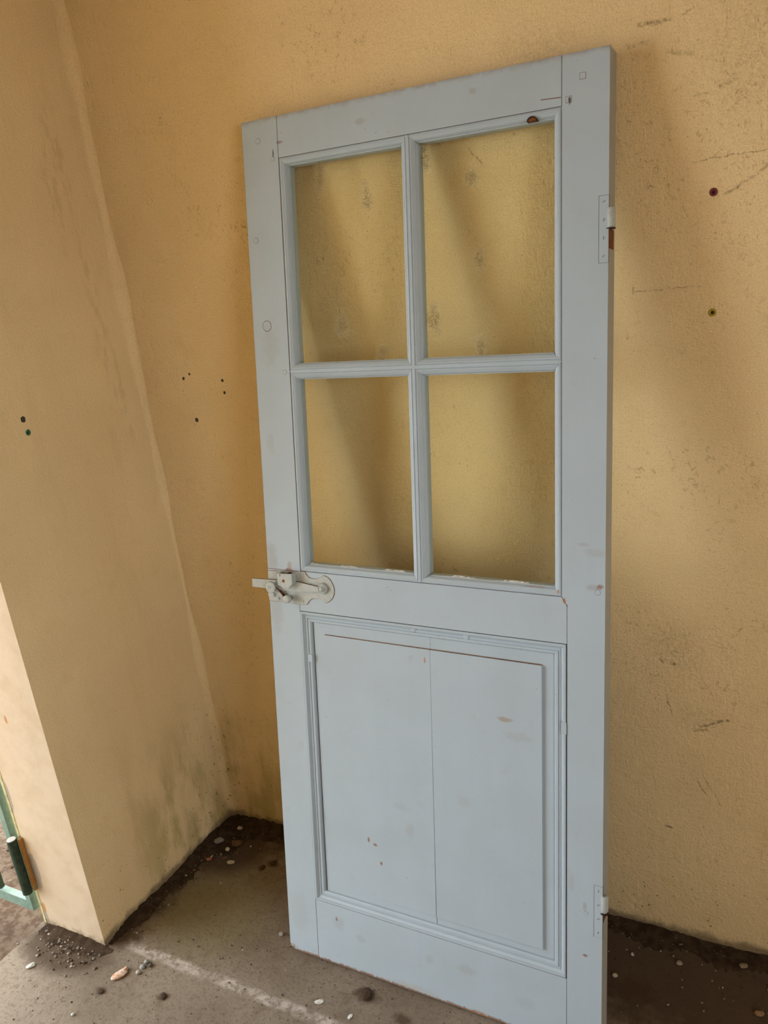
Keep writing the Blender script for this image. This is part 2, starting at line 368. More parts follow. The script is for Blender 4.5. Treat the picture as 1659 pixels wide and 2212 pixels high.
def glass_mat():
    t = NT('dusty_glass')
    t.n.remove(t.b)
    tr = t.n.new('ShaderNodeBsdfTransparent'); tr.inputs[0].default_value = (0.965, 0.975, 0.935, 1)
    gl = t.n.new('ShaderNodeBsdfGlossy'); gl.inputs['Roughness'].default_value = 0.05
    gl.inputs['Color'].default_value = (1, 1, 1, 1)
    fr = t.n.new('ShaderNodeFresnel'); fr.inputs['IOR'].default_value = 1.07
    m1 = t.n.new('ShaderNodeMixShader'); t.l.new(fr.outputs[0], m1.inputs[0]); t.l.new(tr.outputs[0], m1.inputs[1]); t.l.new(gl.outputs[0], m1.inputs[2])
    df = t.n.new('ShaderNodeBsdfDiffuse')
    sm = None
    for (x, z, rx, rz) in ((.187, 1.900, .012, .028), (.299, 1.838, .011, .026), (.228, 1.580, .016, .022), (.324, 1.512, .010, .020),
                           (.438, 1.903, .009, .026), (.538, 1.848, .014, .014), (.551, 1.690, .009, .020), (.450, 1.580, .014, .024), (.552, 1.517, .010, .022)):
        b = t.blob((x, 0, z), (rx, 9, rz), 1.2, 2.2, 38)
        sm = b if sm is None else t.mx(sm, b)
    sm = t.mul(sm, t.step(t.noise(260, 4, 0.75), 0.45, 0.56))
    dust = t.math('ADD', 0.006, t.math('MULTIPLY', t.step(t.noise(9, 4), .4, .75), 0.008))
    fac = t.mx(t.math('MULTIPLY', sm, 0.50), dust)
    t.put(df.inputs[0], t.mix(sm, (0.5, 0.48, 0.40), (0.19, 0.13, 0.045)))
    m2 = t.n.new('ShaderNodeMixShader'); t.l.new(fac, m2.inputs[0]); t.l.new(m1.outputs[0], m2.inputs[1]); t.l.new(df.outputs[0], m2.inputs[2])
    t.l.new(m2.outputs[0], t.out.inputs[0])
    return t.m
M_glass = glass_mat()

# ------------------------------------------------------------------ the setting
L = 0.5727          # length of the left wall up to the open doorway
JX = -0.228         # outer face of the left wall
def hole_cut(o, cuts, inner):
    """drill real holes: cuts = [(centre, axis, radius, depth)]"""
    bm = bmesh.new()
    for c, ax, r, d in cuts:
        n = 14; rng = random.Random(int(abs(c[0]+c[1]*7+c[2])*9999))
        A, B = [], []
        for k in range(n):
            a = 2*math.pi*k/n; q = r*(1+rng.uniform(-.16, .16))
            if ax == 'y': A.append(bm.verts.new((c[0]+q*math.cos(a), -.05, c[2]+q*math.sin(a)))); B.append(bm.verts.new((c[0]+q*.8*math.cos(a), d, c[2]+q*.8*math.sin(a))))
            else: A.append(bm.verts.new((.05, c[1]+q*math.cos(a), c[2]+q*math.sin(a)))); B.append(bm.verts.new((-d, c[1]+q*.8*math.cos(a), c[2]+q*.8*math.sin(a))))
        bm.faces.new(A); bm.faces.new(B[::-1])
        for k in range(n): bm.faces.new((A[k], B[k], B[(k+1) % n], A[(k+1) % n]))
    cut = link('cutter', bm, inner)
    m = o.modifiers.new('holes', 'BOOLEAN'); m.object = cut; m.operation = 'DIFFERENCE'; m.solver = 'EXACT'
    dg = bpy.context.evaluated_depsgraph_get()
    me = bpy.data.meshes.new_from_object(o.evaluated_get(dg))
    o.modifiers.clear(); o.data = me
    bpy.data.objects.remove(cut)
    return me
def wall_with_holes(name, a, b, mat, cuts):
    bm = bmesh.new(); box(bm, a, b)
    o = link(name, bm, mat)
    me = hole_cut(o, cuts, M_hole)
    me.materials.clear(); me.materials.append(mat); me.materials.append(M_hole)
    for f in me.polygons:
        c = f.center
        f.material_index = 0
        for cc, ax, r, d in cuts:
            if ax == 'y' and c.y > 1e-5 and c.y < d+.001 and (Vector((c.x-cc[0], c.z-cc[2])).length < r*1.3): f.material_index = 1
            if ax == 'x' and c.x < -1e-5 and c.x > -d-.001 and (Vector((c.y-cc[1], c.z-cc[2])).length < r*1.3): f.material_index = 1
    o['kind'] = 'structure'
    return o
XR, YF, ZC = 3.6, -3.3, 2.75
bm = bmesh.new(); box(bm, (JX-.02, YF, -.12), (XR+.2, 0.2, 0)); tag(link('floor', bm, M_floor), kind='structure')
wb = wall_with_holes('wall_back', (JX, 0, 0), (XR+.2, .2, ZC), M_back,
    [((.179, 0, 1.453), 'y', .0040, .03), ((.156, 0, 1.442), 'y', .0050, .03), ((.285, 0, 1.433), 'y', .0048, .03),
     ((.285, 0, 1.401), 'y', .0048, .03), ((.174, 0, 1.329), 'y', .0072, .012), ((1.482, 0, 1.741), 'y', .0076, .04), ((1.480, 0, 1.527), 'y', .0076, .04)])
wl = wall_with_holes('wall_left', (JX, -L, 0), (0, 0, ZC), M_left,
    [((0, -.399, 1.431), 'x', .0085, .03), ((0, -.395, 1.398), 'x', .0068, .04)])
# the end of the wall at the doorway is a daylit jamb, its colour darkened to offset the glare, with a chipped arris
wl.data.materials.append(M_jamb)
for f in wl.data.polygons:
    if f.normal.y < -.9 and abs(f.center.y+L) < 1e-4: f.material_index = 2
bm = bmesh.new(); box(bm, (JX, YF, 0), (0, DY1, ZC)); tag(link('wall_left_front', bm, M_left), kind='structure')
bm = bmesh.new(); box(bm, (JX, DY1, DZ1), (0, -L, ZC)); tag(link('wall_left_lintel', bm, M_left), kind='structure')
bm = bmesh.new(); box(bm, (JX, YF-.2, 0), (XR+.2, YF, ZC)); tag(link('wall_front', bm, M_right), kind='structure')
bm = bmesh.new(); box(bm, (XR, RY1, 0), (XR+.2, 0, ZC)); box(bm, (XR, YF, 0), (XR+.2, RY0, ZC)); box(bm, (XR, RY0, RZ1), (XR+.2, RY1, ZC))
if RZ0 > 0: box(bm, (XR, RY0, 0), (XR+.2, RY1, RZ0))
tag(link('wall_right', bm, M_right), kind='structure')
bm = bmesh.new(); box(bm, (JX, YF, ZC), (XR+.2, .2, ZC+.15)); tag(link('ceiling', bm, M_ceil), kind='structure')
bm = bmesh.new(); box(bm, (XR+.2, -12, -.12), (14, 12, -.015)); tag(link('ground', bm, M_out), kind='structure')
bm = bmesh.new(); box(bm, (-12, -12, -.12), (JX-.02, 12, -.015)); tag(link('ground_yard', bm, M_out), kind='structure')

bm = bmesh.new(); box(bm, (JX-1.6, YF-3, ZC), (JX, 4, ZC+.15)); tag(link('added_sky_shade', bm, M_ceil), kind='structure')  # unseen slab added to cut the steep sky light on the jamb
YX, YY = -1.25, -2.1
bm = bmesh.new(); box(bm, (YX, YY-.2, -.02), (JX, YY, ZC)); tag(link('added_light_screen', bm, M_right), kind='structure')  # unseen screen added outside to keep sky light off the jamb
# plaster fillet trowelled into the inner corner, slightly wavy
bm = bmesh.new(); rows = []
rng = random.Random(3)
for k in range(56):
    z = ZC*k/55
    r = .019+.006*math.sin(z*5.1)+.005*math.sin(z*11.7+1)+.003*math.sin(z*23)+.012*max(0, min(1, (z-1.5)/.7))
    row = []
    for j in range(7):
        a = math.pi/2*j/6
        row.append(bm.verts.new((r*(1-math.sin(a))-.0008+rng.uniform(0, .0006), -r*(1-math.cos(a))+.0008, z)))
    rows.append(row)
for i in range(55):
    for j in range(6): bm.faces.new((rows[i][j], rows[i][j+1], rows[i+1][j+1], rows[i+1][j]))
fil = link('corner_fillet', bm, M_left, wl, smooth=True)

# ------------------------------------------------------------------ the door
W, H, T = 0.8107, 2.03, 0.046
lean = math.asin(.353795/H); rl = .004403
up = Vector((0, math.sin(lean), math.cos(lean))); back = Vector((0, math.cos(lean), -math.sin(lean))); ex = Vector((1, 0, 0))
X_ = ex*math.cos(rl)-up*math.sin(rl); Z_ = ex*math.sin(rl)+up*math.cos(rl)
org = Vector((.49767206, -.39909102, .01158644))
Mx = Matrix((X_, back, Z_)).transposed().to_4x4(); Mx.translation = org
door = bpy.data.objects.new('wooden_door', None); COL.objects.link(door); door.matrix_world = Mx
door.empty_display_size = .2
tag(door, 'pale blue-grey painted wooden door with four glass panes, leaning against the ochre wall', 'door')
g = .00032
def timber(name, poly, y0=0.0, y1=T, paint_sides=()):
    """frame member: painted faces, bare wood in the joints"""
    bm = bmesh.new(); prism(bm, poly, y0, y1)
    bm.normal_update(); bmesh.ops.recalc_face_normals(bm, faces=bm.faces[:])
    for f in bm.faces:
        if abs(f.normal.y) < .5:
            c = f.calc_center_median()
            f.material_index = 1
            if c.x < .002: f.material_index = 0
            if c.x > W-.002: f.material_index = 2
    return link(name, bm, [M_paint, M_wood, M_edge], door, bevel=.0006)
UL, UR = .0945, .7235      # stile edges beside the glass
PL, PR = .0872, .7345      # stile edges beside the lock rail and panel
VT, VB = 1.9432, 1.0200    # glazed opening
PT, PB = .9220, .1655      # panel opening
timber('stile', [(0, .010), (.006, .0035), (.018, .0), (PL-g, 0), (PL-g, 1.004), (UL-g, VB), (UL-g, H), (0, H)])
timber('stile', [(PR+g, 0), (W, 0), (W, H), (UR+g, H), (UR+g, VB+.0), (PR+g, 1.002)])
timber('top_rail', [(UL+g, VT+g), (UR-g, VT+g), (UR-g, H), (UL+g, H)])
timber('lock_rail', [(PL+g, PT+g), (PR-g, PT+g), (PR-g, 1.002), (UR-g, VB-g), (UL+g, VB-g), (PL+g, 1.004)])
timber('bottom_rail', [(PL+g, 0), (PR-g, 0), (PR-g, PB-g), (PL+g, PB-g)])
# beads round the glass, mitred
BEAD = [(.0003, .0012), (.0014, .0022), (.0024, .0002), (.0060, -.0002), (.0078, .0010), (.0088, .0010), (.0120, .0028), (.0142, .0064), (.0152, .0105), (.0168, .0112), (.0168, .034), (.0003, .034)]
def bead(name, A, B, n, prof, sa=1, sb=1, mat=None, bevel=0):
    A, B, n = Vector(A), Vector(B), Vector(n); t = (B-A).normalized()
    bm = bmesh.new(); a, b = [], []
    for wd, d in prof:
        p = A+n*wd+t*(wd*sa+g*.5); q = B+n*wd-t*(wd*sb+g*.5)
        a.append(bm.verts.new((p.x, d, p.y))); b.append(bm.verts.new((q.x, d, q.y)))
    m = len(prof)
    for i in range(m): bm.faces.new((a[i], b[i], b[(i+1) % m], a[(i+1) % m]))
    bm.faces.new(a[::-1]); bm.faces.new(b)
    bmesh.ops.recalc_face_normals(bm, faces=bm.faces[:])
    for f in bm.faces:
        if f.normal.y > .9: f.material_index = 1
    return link(name, bm, [mat or M_paint, M_wood], door)
CU, CV = .4070, 1.4845
for (A, B, n) in (((UL, VT), (CU, VT), (0, -1)), ((CU, VT), (UR, VT), (0, -1)), ((UL, VB), (CU, VB), (0, 1)), ((CU, VB), (UR, VB), (0, 1)),
                  ((UL, CV), (UL, VT), (1, 0)), ((UL, VB), (UL, CV), (1, 0)), ((UR, CV), (UR, VT), (-1, 0)), ((UR, VB), (UR, CV), (-1, 0))):
    bead('glazing_bead', A, B, n, BEAD)
HALF = [(0, -.0006), (.0034, -.0006), (.0041, .0010), (.0048, .0010), (.0056, -.0002), (.0085, .0006), (.0105, .0022), (.0112, .0022), (.0145, .0048), (.0165, .0092), (.0182, .0108)]
def glazing_bar(A, B, n):
    A, B, n = Vector(A), Vector(B), Vector(n); t = (B-A).normalized()
    prof = [(-w_, d) for w_, d in HALF[:0:-1]]+HALF+[(.0182, .034), (-.0182, .034)]
    bm = bmesh.new(); a, b = [], []
    for w_, d in prof:
        p = A+n*w_+t*(abs(w_)+g*.6); q = B+n*w_-t*(abs(w_)+g*.6)
        a.append(bm.verts.new((p.x, d, p.y))); b.append(bm.verts.new((q.x, d, q.y)))
    m = len(prof)
    for i in range(m): bm.faces.new((a[i], b[i], b[(i+1) % m], a[(i+1) % m]))
    bm.faces.new(a[::-1]); bm.faces.new(b)
    link('glazing_bar', bm, M_paint, door)
glazing_bar((UL, CV), (CU, CV), (0, 1)); glazing_bar((CU, CV), (UR, CV), (0, 1))
glazing_bar((CU, VB), (CU, CV), (1, 0)); glazing_bar((CU, CV), (CU, VT), (1, 0))
for (x0, x1) in ((UL+.0166, CU-.0180), (CU+.0180, UR-.0166)):
    for (z0, z1) in ((CV+.0180, VT-.0166), (VB+.0166, CV-.0180)):
        bm = bmesh.new(); box(bm, (x0, .0165, z0), (x1, .0190, z1)); link('pane', bm, M_glass, door)
# broken putty along the foot of the two lower panes
for (x0, x1, seed) in ((UL+.019, CU-.020, 1), (CU+.021, UR-.019, 2)):
    rng = random.Random(seed); bm = bmesh.new(); n = 70; A = []; B = []
    for k in range(n+1):
        x = x0+(x1-x0)*k/n
        q = max(0, math.sin(k*.21+seed*2)+rng.uniform(-.6, .8))
        A.append(bm.verts.new((x, .0130, VB+.0166))); B.append(bm.verts.new((x, .0160, VB+.0170+.0030*min(1, q))))
    C_ = [bm.verts.new((v.co.x, .0163, VB+.0166)) for v in A]
    for k in range(n):
        bm.faces.new((A[k], A[k+1], B[k+1], B[k])); bm.faces.new((B[k], B[k+1], C_[k+1], C_[k])); bm.faces.new((C_[k], C_[k+1], A[k+1], A[k]))
    bm.faces.new((A[0], B[0], C_[0])); bm.faces.new((A[n], C_[n], B[n]))
    tag(link('putty', bm, M_putty, door), 'strip of broken off-white putty')
# panel mouldings
ML, MR = .0865, .7335
MOULD = [(.0010, .004), (.0010, -.0008), (.0022, -.0016), (.0062, -.0014), (.0076, .0020), (.0125, .0052), (.0140, .0040), (.0160, .0038), (.0170, .0060), (.0182, .0062), (.0192, .0044), (.0240, .0046), (.0268, .0070), (.0274, .0108), (.0274, .020), (.0010, .020)]
for (A, B, n) in (((ML, PT), (MR, PT), (0, -1)), ((ML, PB), (MR, PB), (0, 1)), ((ML, PB), (ML, PT), (1, 0)), ((MR, PB), (MR, PT), (-1, 0))):
    bead('panel_moulding', A, B, n, MOULD)
# backing behind the gaps: brown unpainted wood
bm = bmesh.new(); box(bm, (PL+.004, .0144, PB+.024), (PR-.004, .034, PT-.024)); link('panel_back', bm, M_wood, door)
# raised panel of two boards with an opening joint
def board(x0, x1b, x1t, left):
    zb, zt = PB+.0276, PT-.0276
    fx0, fx1, fz0, fz1 = .1475, .6795, .2115, .8665
    bm = bmesh.new()
    yF = .0108
    if left:
        prism(bm, [(ML+.0312, zb), (x1b, zb), (x1t, zt), (ML+.0298, zt)], yF, .0142)
        prism(bm, [(fx0, fz0), (x1b, fz0), (x1t, fz1), (fx0, fz1)], .0094, .0120)
    else:
        prism(bm, [(x1b, zb), (MR-.0278, zb), (MR-.0278, zt), (x1t, zt)], yF+.0002, .0142)
        prism(bm, [(x1b, fz0), (fx1, fz0), (fx1, fz1), (x1t, fz1)], .0072, .0120)
    # the field rises a little towards the hinge side and the top
    for v in bm.verts:
        if v.co.y < .0100:
            k = (v.co.x-fx0)/(fx1-fx0)
            v.co.y = .0100-.0034*k-.0006*(v.co.z > .5)
    return link('panel_board', bm, [M_paint], door, bevel=.0007)
board(0, .4208, .42335, True); board(0, .4219, .4235, False)
bm = bmesh.new(); box(bm, (.1475, .0088, .8668), (.6790, .0110, .8680)); tag(link('panel_crack', bm, M_wood, door), 'brown crack along the top of the raised field')

# pegs and wood plugs
def disc(name, x, z, r, h, mat, n=20, sq=1.0, parent=None):
    bm = bmesh.new(); lathe(bm, (x, 0, z), [(r, -.002), (r, h*.6), (r*.92, h), (r*.3, h*1.05)], n, 'y', sq); return link(name, bm, mat, parent or door, smooth=False)
def ring_disc(x, z, r):
    """old dowel end, a hairline gap round it"""
    bm = bmesh.new(); lathe(bm, (x, 0, z), [(r*1.10, -.002), (r*1.10, .0001), (r*1.02, .00012)], 24); q = link('dowel_peg', bm, M_wood, door)
    bm = bmesh.new(); lathe(bm, (x, 0, z), [(r, -.002), (r, .0003), (r*.9, .0005)], 24); link('peg_face', bm, M_paint, q)
for x, z, r in ((.0425, 1.9855, .0058), (.0795, 1.9435, .0050), (.0215, 1.7775, .0058), (.0385, 1.5885, .0112), (.0805, 1.4835, .0052), (.776, .335, .004), (.7955, 1.036, .0055)):
    ring_disc(x, z, r)
for x, z in ((.762, 1.988), (.7365, 1.9525)):
    bm = bmesh.new(); box(bm, (x-.0058, -.0001, z-.0058), (x+.0058, .002, z+.0058)); q = link('square_peg', bm, M_wood, door)
    bm = bmesh.new(); box(bm, (x-.0051, -.0005, z-.0051), (x+.0051, .002, z+.0051)); link('peg_face', bm, M_paint, q)
for x, z in ((.385, .9105), (.512, .9085)):
    bm = bmesh.new(); lathe(bm, (x, .0068, z), [(.0070, -.004), (.0070, .0026), (.0062, .0034), (.003, .0038)], 22); link('wood_plug', bm, M_paint, door)
for z in (.742, ):
    bm = bmesh.new(); box(bm, (MR-.011, -.0019, z-.014), (MR+.0005, .003, z+.012)); link('moulding_patch', bm, M_paint, door, bevel=.001)
bm = bmesh.new(); box(bm, (ML+.014, .0022, .796), (ML+.0272, .008, .815)); link('moulding_patch', bm, M_paint, door, bevel=.001)
half = lambda r, h: [(.667+r*math.cos(q*math.pi/14), 1.9266+h*math.sin(q*math.pi/14)) for q in range(15)]
bm = bmesh.new(); prism(bm, half(.0100, .0088), -.0007, .0150); kh = link('knot_hole', bm, M_dark, door); tag(kh, 'dark rusty knot hole in the glazing bead')
bm = bmesh.new(); prism(bm, [(x+.001, z) for x, z in half(.0066, .0050)], -.0011, .0140); link('knot_core', bm, M_rust, kh)

# hinges on the right stile
def hinge(zt, zb, bt, bb, sb, seed, dip):
    bm = bmesh.new(); box(bm, (.7925, -.0003, zb-.0004), (.8112, .002, zt+.0004)); h = link('hinge', bm, M_dark, door)
    bm = bmesh.new(); box(bm, (.7933, -.0009, zb), (.8110, .0018, zt)); leaf = link('hinge_leaf', bm, M_paint, h, bevel=.0004)
    for k in range(4):
        z = zt-(zt-zb)*(.09+.27*k)
        bm = bmesh.new(); lathe(bm, (.8020, 0, z), [(.0034, 0), (.0034, .0011), (.0028, .0014)], 14); link('screw', bm, M_paint, h)
        a = [.5, 1.3, 1.7, .7][(k+seed) % 4]; cx, sx = math.cos(a), math.sin(a)
        P = [(.8020+q*cx*.0030-s*sx*.0004, z+q*sx*.0030+s*cx*.0004) for q, s in ((-1, -1), (1, -1), (1, 1), (-1, 1))]
        bm = bmesh.new(); prism(bm, P, -.00155, -.0012); link('screw_slot', bm, M_dark, h)
    bx, by, r = W+.0035, .0030, .0078
    zc = bb; hh = bt-bb
    pr = [(r*.55, 0), (r*.9, .001+dip), (r, .003+dip), (r, hh-.003), (r*.9, hh-.0005), (r*.55, hh)]
    bm = bmesh.new(); lathe(bm, (bx, by, zc), pr, 22, 'z'); link('hinge_barrel', bm, M_iron, h, smooth=True)
    bm = bmesh.new(); prism(bm, [(W-.0002, bb), (W+.0006, bb), (W+.0007, sb+.004), (W+.0004, sb), (W-.0002, sb)], .002, .036)
    tag(link('hinge_slot', bm, M_rust, h), 'rusty empty slot below the hinge barrel')
    bm = bmesh.new(); lathe(bm, (bx, by, bb-.0012), [(r*1.12, 0), (r*1.12, .0012)], 18, 'z'); link('hinge_washer', bm, M_dark, h)
hinge(1.7785, 1.6605, 1.7575, 1.7210, 1.6860, 0, 0)
hinge(.4050, .2860, .3840, .3450, .3190, 2, .003)

# ------------------------------------------------------------------ latch on the lock rail
PLATE = [(.0005, 1.0128), (.024, 1.0148), (.063, 1.0168), (.1069, 1.0198), (.1104, 1.0136), (.1150, 1.0090), (.1193, 1.0063), (.1260, 1.0045), (.1332, 1.0042), (.1400, 1.0052), (.1458, 1.0073), (.1520, 1.0110), (.1580, 1.0148), (.1650, 1.0135), (.172, 1.0100), (.1780, 1.0045), (.1824, .9966), (.1855, .989), (.1864, .9811), (.1855, .9735), (.1826, .9659), (.1785, .9600), (.1736, .9555), (.1665, .9510), (.1595, .9492), (.1521, .9545), (.1470, .9568), (.1414, .9578), (.1340, .9578), (.1274, .9568), (.1210, .9540), (.116, .9498), (.1120, .9440), (.1085, .9408), (.0995, .9393), (.0643, .9380), (.0352, .9392), (.0005, .9393)]
bm = bmesh.new(); prism(bm, [(x+.0007*(1 if x > .1 else 0), z+(.0007 if z > .98 else -.0007)) for x, z in PLATE], -.0006, .0005)
latch = link('latch', bm, M_rust, door); tag(latch, 'off-white painted iron rim latch with rusty edges')
bm = bmesh.new(); prism(bm, PLATE, -.0018, .0004); link('latch_plate', bm, M_iron, latch, bevel=.0004)
BAR = [(-.0438, .9920), (.0301, .9944), (.0912, .9951), (.1487, .9885), (.1545, .9885), (.1600, .9830), (.1545, .9770), (.1479, .9762), (.0881, .9711), (.0285, .9708), (-.0437, .9717)]
bm = bmesh.new(); prism(bm, BAR, -.0085, -.0035); bm.normal_update(); bmesh.ops.recalc_face_normals(bm, faces=bm.faces[:])
for f in bm.faces:
    if f.normal.z > .5: f.material_index = 1
link('latch_bar', bm, [M_iron, M_rust], latch, bevel=.0004)
bm = bmesh.new(); lathe(bm, (.1572, 0, .9842), [(.0132, .0015), (.0132, .0050), (.0118, .0078), (.0100, .0094), (.0098, .0086), (.0066, .0088), (.0062, .0120), (.0048, .0140), (.0020, .0147)], 32); link('pivot_rosette', bm, M_iron, latch, smooth=True)
bm = bmesh.new(); lathe(bm, (.1738, 0, .9828), [(.0022, .0015), (.0022, .0028), (.0012, .0036)], 12); link('rivet', bm, M_iron, latch)
# keeper box bridging the bar
def boxside_prism():
    F = [(.0424, 1.0152), (.0839, 1.0167), (.0839, .9911), (.0764, .9864), (.0737, .9814), (.0537, .9809), (.0523, .9841), (.0429, .9873)]
    bm = bmesh.new(); prism(bm, F, -.0225, -.0200)
    # right cheek and its foot, left cheek, top lip
    F2 = [(.0815, 1.0166), (.0839, 1.0167), (.0839, .9911), (.0815, .9896)]
    prism(bm, F2, -.0201, -.0017)
    prism(bm, [(.0838, 1.0160), (.0945, 1.0163), (.0945, .9975), (.0838, .9940)], -.0036, -.0017)
    prism(bm, [(.0424, 1.0152), (.0448, 1.0153), (.0448, .9880), (.0429, .9873)], -.0201, -.0017)
    return bm
kb = link('keeper_box', boxside_prism(), M_iron, latch, bevel=.0005)
bm = bmesh.new(); lathe(bm, (.0598, 0, .9982), [(.0036, .0220), (.0036, .0227), (.0030, .0228)], 16); tag(link('rivet_hole', bm, M_rust, latch), 'rusty rivet hole')
bm = bmesh.new(); lathe(bm, (.0715, -.014, 1.0164), [(.0048, -.006), (.0048, 0.006)], 14, 'y'); bm.verts.ensure_lookup_table()
for v in bm.verts: v.co.z = 1.0164+(v.co.z-1.0164)*.35
link('notch_shade', bm, M_dark, latch)  # dark disc standing in for the shade in the keeper's top notch
bm = bmesh.new(); box(bm, (.0500, -.0229, 1.0085), (.0515, -.0224, 1.0140)); link('rust_mark', bm, M_rust, latch)
# round thumb disc on its spindle
dx, dz = .0205, .9785
bm = bmesh.new(); lathe(bm, (dx, 0, dz), [(.0045, .008), (.0045, .0185), (.0135, .0186), (.0140, .0200), (.0138, .0222), (.0128, .0232), (.0100, .0226), (.0092, .0226), (.0082, .0236), (.0055, .0236), (.0046, .0226), (.0028, .0226), (.0022, .0232)], 32); td = link('thumb_disc', bm, M_iron, latch, smooth=True)
bm = bmesh.new(); lathe(bm, (dx, 0, dz), [(.0142, .0190), (.0142, .0195)], 28); link('disc_rim', bm, M_rust, latch)
bm = bmesh.new(); lathe(bm, (dx, 0, dz), [(.0024, .0226), (.0023, .0240), (.0012, .0240)], 12); link('disc_screw', bm, M_iron, latch)
# bent lever from the spindle to the lift knob
bm = bmesh.new(); prism(bm, [(.0250, .9735), (.0290, .9770), (.0500, .9570), (.0530, .9535), (.0480, .9500), (.0440, .9530)], -.0135, -.0100); link('lift_lever', bm, M_iron, latch, bevel=.0006)
bm = bmesh.new(); prism(bm, [(.0290, .9770), (.0335, .9740), (.0545, .9540), (.0500, .9570)], -.0115, -.0030); link('lever_web', bm, M_rust, latch)
bm = bmesh.new(); lathe(bm, (.0642, 0, .9533), [(.0060, .0015), (.0060, .0100), (.0092, .0110), (.0100, .0150), (.0098, .0210), (.0085, .0226), (.0040, .0232)], 28); link('lift_knob', bm, M_iron, latch, smooth=True)
bm = bmesh.new(); box(bm, (.0008, -.0060, .9508), (.0172, -.0017, .9602)); link('guide_lug', bm, M_iron, latch, bevel=.0005)
for x, z, r in ((.0265, 1.0105, .0030), (.0982, .9470, .0034), (.0285, .9462, .0034), (.0885, 1.0065, .0026)):
    y = .0036 if x == .0885 else .0017
    bm = bmesh.new(); lathe(bm, (x, 0, z), [(r, y-.0005), (r, y+.0009), (r*.7, y+.0016)], 14); link('screw', bm, M_iron, latch)
bm = bmesh.new(); box(bm, (.0965, -.0030, 1.0085), (.1045, -.0016, 1.0165)); link('square_rivet', bm, M_iron, latch, bevel=.0006)

# ------------------------------------------------------------------ wall plugs
def plug(name, loc, ax, mat, label):
    bm = bmesh.new(); lathe(bm, (0, 0, 0), [(.0066, -.020), (.0066, -.001), (.0074, .0006), (.0066, .0014), (.0034, .0010), (.0028, -.004), (.0026, -.018)], 24)
    o = link(name, bm, mat, smooth=True); o.location = loc
    if ax == 'x': o.rotation_euler = (0, 0, math.pi/2)
    bm = bmesh.new(); lathe(bm, (0, 0, 0), [(.0030, -.012), (.0030, -.0005), (.0020, -.0004)], 16); link('plug_bore', bm, M_dark, o)  # dark cap stands in for the shade inside the bore
    return tag(o, label, 'wall plug')
plug('wall_plug', (1.482, 0, 1.741), 'y', plain('red_plastic', (.17, .028, .030), .5, 0, 90, .3), 'dark red plastic wall plug in the back wall right of the door')
plug('wall_plug', (1.480, 0, 1.527), 'y', plain('yellow_plastic', (.36, .27, .015), .5, 0, 90, .3), 'yellow plastic wall plug in the back wall below the red one')
plug('wall_plug', (0, -.395, 1.398), 'x', plain('green_plastic', (.035, .16, .095), .5, 0, 90, .3), 'green plastic wall plug in the left wall under a drilled hole')

# ------------------------------------------------------------------ green gate seen past the jamb
M_green = plain('green_gate_paint', (.115, .185, .150), .55, .2, 60, .3, c2=(.16, .22, .19))
M_dgreen = plain('dark_green_paint', (.020, .040, .024), .6, .3, 70, .5)
gate = bpy.data.objects.new('metal_gate', None); COL.objects.link(gate); gate.location = (-.255, -.590, 0)
tag(gate, 'green metal gate hinged on the end of the left wall, mostly out of view', 'gate')
def gbox(name, a, b, mat, parent=gate, bevel=.001):
    bm = bmesh.new(); box(bm, a, b); return link(name, bm, mat, parent, bevel=bevel)
gbox('gate_stile', (-.022, .006, .045), (-.001, .026, 2.0), M_green)
gbox('gate_stile', (-.85, -.004, .045), (-.825, .026, 2.0), M_green)
gbox('gate_rail', (-.825, .006, .045), (-.022, .026, .078), M_green)
gbox('gate_rail', (-.825, -.004, 1.0), (-.022, .026, 1.035), M_green)
gbox('gate_rail', (-.825, -.004, 1.965), (-.022, .026, 2.0), M_green)
for k in range(6):
    gbox('gate_bar', (-.140-.115*k, .004, .085), (-.124-.115*k, .018, 1.965), M_dgreen)
bm = bmesh.new(); lathe(bm, (.014, -.003, .125), [(.0135, 0), (.0135, .178), (.0125, .180)], 26, 'z'); hb = link('hinge_barrel', bm, [M_dgreen], gate)
bm = bmesh.new(); lathe(bm, (.014, -.003, .3052), [(.0122, 0), (.0118, .0012)], 26, 'z'); tag(link('barrel_cap', bm, plain('worn_steel', (.42, .42, .40), .5, .2, 90), hb), 'worn bare metal top of the hinge barrel')
bm = bmesh.new(); box(bm, (.0255, .006, .128), (.0350, .0168, .302)); tag(link('hinge_bracket', bm, plain('orange_rust', (.33, .125, .02), .95, .5, 60, c2=(.26, .17, .06)), gate, bevel=.002), 'orange rusty bracket')
gbox('jamb_strip', (.0125, .018, .0), (.0215, .040, 2.1), plain('yellowed_strip', (.50, .47, .26), .7, .2, 50, .3))

